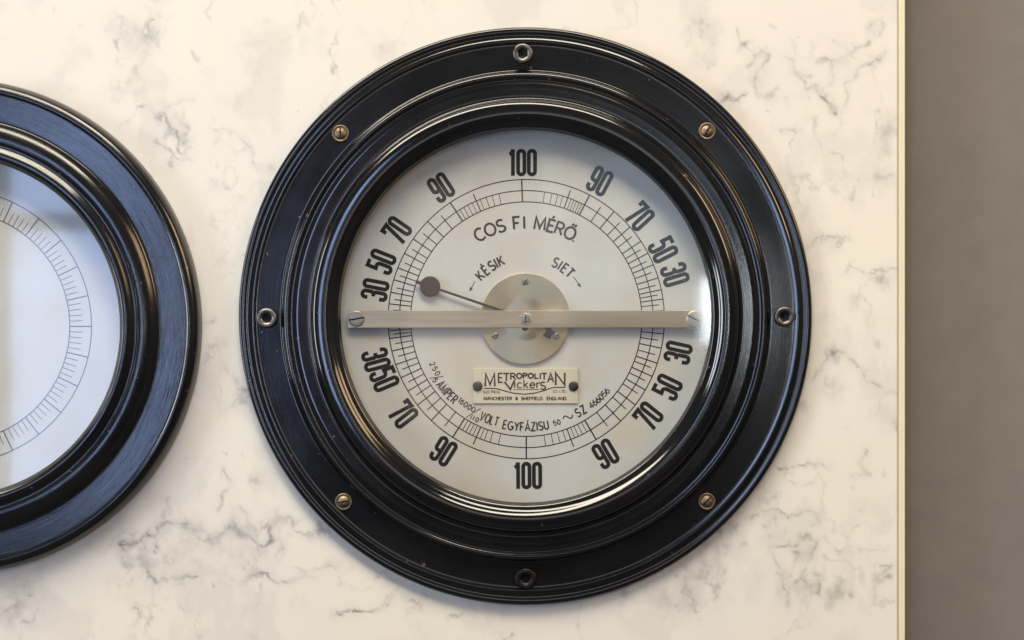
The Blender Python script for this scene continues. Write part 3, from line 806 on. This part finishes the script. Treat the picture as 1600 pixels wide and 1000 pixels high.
bridge = box("bridge_bar", 543, 485.2, 1103, 512.2, 13.4, 15.0, MAT['brass_bar'], G, .5)
for x in (557, 1085):
    slotted("screw", x, 498.2, 12.4, 14.8, 17.2, .3, 10 if x < 800 else -28, MAT['nickel'], bridge, 2.5, 1.8)
for x in (560, 1084):
    lathe("pillar", real(x, 498, 10), [(9, 5), (9, 13.5)], MAT['brass_old'], bridge, seg=24)
hexp = [(821.5 + 10.4 * math.cos(math.radians(60 * i + 15)), 498.2 + 10.4 * math.sin(math.radians(60 * i + 15))) for i in range(6)]
nut = prism("nut", hexp, 14.9, 17.2, MAT['nickel'], bridge, .7)
slotted("pivot_screw", 821.5, 498.2, 6.4, 17.0, 19.0, .2, 90, MAT['steel'], bridge, 2.2, 1.3)

# nameplate
npl = box("nameplate", 739.4, 575.6, 902.8, 630.2, 5.1, 7.2, MAT['plate'], G, .35)
k = Ink(7.3)
q = lambda x, y: (700 + x / 6.667, 560 + y / 6.667)
def cap(ch, x0, x1, y0, y1, sw=1.15, serif=True):
    g_, w = glyph(ch); hgt = (y1 - y0) / 6.667; wd = max((x1 - x0) / 6.667, .01)
    xs = wd / (w * hgt) if w > .05 else 1
    a = q((x0 + x1) / 2, (y0 + y1) / 2)
    k.put(g_, w, a[0], a[1], 0, hgt, xs, sw)
    if serif:
        for (u, v) in {'M': ((0, 0), (1, 0), (.02, 1), (.98, 1)), 'N': ((0, 0), (0, 1), (1, 1)), 'T': ((.5, 0),), 'I': ((.5, 0), (.5, 1)), 'A': ((0, 0), (1, 0)), 'P': ((0, 0),), 'R': ((0, 0), (1, 0))}.get(ch, ()):
            px_, py_ = x0 + u * (x1 - x0), y1 - v * (y1 - y0)
            k.ribbon([q(px_ - 9, py_), q(px_ + 9, py_)], .7)
cap('M', 388, 488, 162, 288, 3.1)
for ch, x0, x1, y1 in (('E', 526, 570, 248), ('T', 578, 638, 234), ('R', 654, 700, 218), ('O', 716, 768, 208), ('P', 784, 822, 204), ('O', 836, 888, 204), ('L', 906, 942, 208),
                       ('I', 960, 962, 212), ('T', 974, 1030, 216), ('A', 1040, 1098, 244)):
    cap(ch, x0, x1, 156, y1, 2.3)
cap('N', 1122, 1216, 152, 278, 3.1)
k.ribbon([q(590, 246), q(650, 322), q(692, 228)], 2.6); k.ribbon([q(578, 246), q(606, 246)], .7)
def lower(ch, x, y1, hgt, xs=1.0, sw=1.95):
    g_, w = glyph(ch); a = q(x, y1 - hgt / 2); k.put(g_, w, a[0], a[1], 0, hgt / 6.667, xs, sw)
for ch, x in (('i', 696), ('c', 745), ('k', 812), ('e', 880), ('r', 940)): lower(ch, x, 308, 84, 1.08)
cap('S', 964, 1014, 246, 322, 2.1, False)
k.ribbon([q(680, 326), q(950, 324)], 1.1)
k.ribbon([q(378, 312), q(470, 312), q(520, 318), q(600, 342), q(690, 364), q(800, 373), q(900, 362), q(1000, 336), q(1070, 310), q(1110, 302), q(1222, 301)], 1.8)
a = q(372, 0)[0]; b2 = q(545, 0)[0]
k.line_text("ELECTRICAL", a, b2, q(0, 349)[1], 3.8, 1.15, .6, .22)
k.line_text("CO. LTD.", q(1096, 0)[0], q(1224, 0)[0], q(0, 342)[1], 3.8, 1.15, .6, .25)
k.line_text("MANCHESTER & SHEFFIELD. ENGLAND.", q(376, 0)[0], q(1238, 0)[0], q(0, 417)[1], 4.5, 1.2, 1.2, .28, .7)
k.build("lettering", MAT['ink'], npl)
for x in (746.2, 896.2):
    lathe("nameplate_pin", real(x, 603.5, 9), disc_profile(7.8, 7, 9.2, 1.6, 1.2), MAT['rivet'], npl, seg=32)

# screws on the ring
washer_screw(532, 208.5, 94, G); washer_screw(1105, 205, 62, G); washer_screw(537, 784, 8, G); washer_screw(1104.5, 783.5, 48, G)
socket_screw(817, 83, G, rot=32); socket_screw(416.5, 497, G, rot=4); socket_screw(1226.5, 494.8, G, rot=18)
socket_screw(821.5, 905, G, R=17, top=20, mat='gun_dark', rot=0, sock=6.6)

# glass
lathe("glass", C, [(289, 28), (.1, 28)], MAT['glass'], G, FX, FY, seg=128, smooth=False)

# ------------------------------------------------------------------ left gauge
C2 = (-71.0, 510.0)
ORG[0] = Vector(((C2[0] - 800) * S, 0, (500 - C2[1]) * S))
G2 = thing("gauge", "black rimmed gauge cut off by the left edge, its flange shining blue", "gauge", ORG[0], "black rimmed gauges on the marble")
prof2 = rp([(387, -2), (387.4, 10), (386.4, 20), (382.5, 26.6), (378, 29.4), (374, 30.4), (371.4, 29.6), (369.6, 28.8), (367, 28.9), (350, 29.2), (334, 29.4), (328, 29.8), (325.5, 31), (323, 36), (319, 42),
            (313, 46.5), (306, 49), (300, 48.6), (296, 46.6), (292.6, 46.4), (289, 49), (285, 53), (280.5, 55.2), (276, 54.4), (272.6, 50), (270.4, 44), (269, 38), (267, 33), (265.4, 27), (264.6, 21), (264.6, 3)])
prof2 = lower_rim(prof2, 326, .6)
lathe("bezel_ring", C2, spline(prof2, 5), MAT['bezel_left'], G2, seg=400, wob=0.5)
dial2 = lathe("dial_plate", C2, [(276, 4.0), (276, 5.0), (150, 5.0), (.1, 5.0)], MAT['dial'], G2, seg=160, smooth=False)
k = Ink(INKH)
for R_ in (180, 214):
    k.ribbon([(C2[0] + R_ * math.cos(2 * math.pi * i / 200), C2[1] + R_ * math.sin(2 * math.pi * i / 200)) for i in range(201)], 1.3, 0.0)
for i in range(-30, 31):
    a = math.radians(i * 2.6); r1 = 214 if i % 5 == 0 else 200
    k.ribbon([(C2[0] + 180 * math.cos(a), C2[1] + 180 * math.sin(a)), (C2[0] + r1 * math.cos(a), C2[1] + r1 * math.sin(a))], 1.5 if i % 5 == 0 else 1.0, .08)
k.build("scale", MAT['ink'], dial2)
lathe("glass", C2, [(264.4, 28), (.1, 28)], MAT['glass'], G2, seg=128, smooth=False)
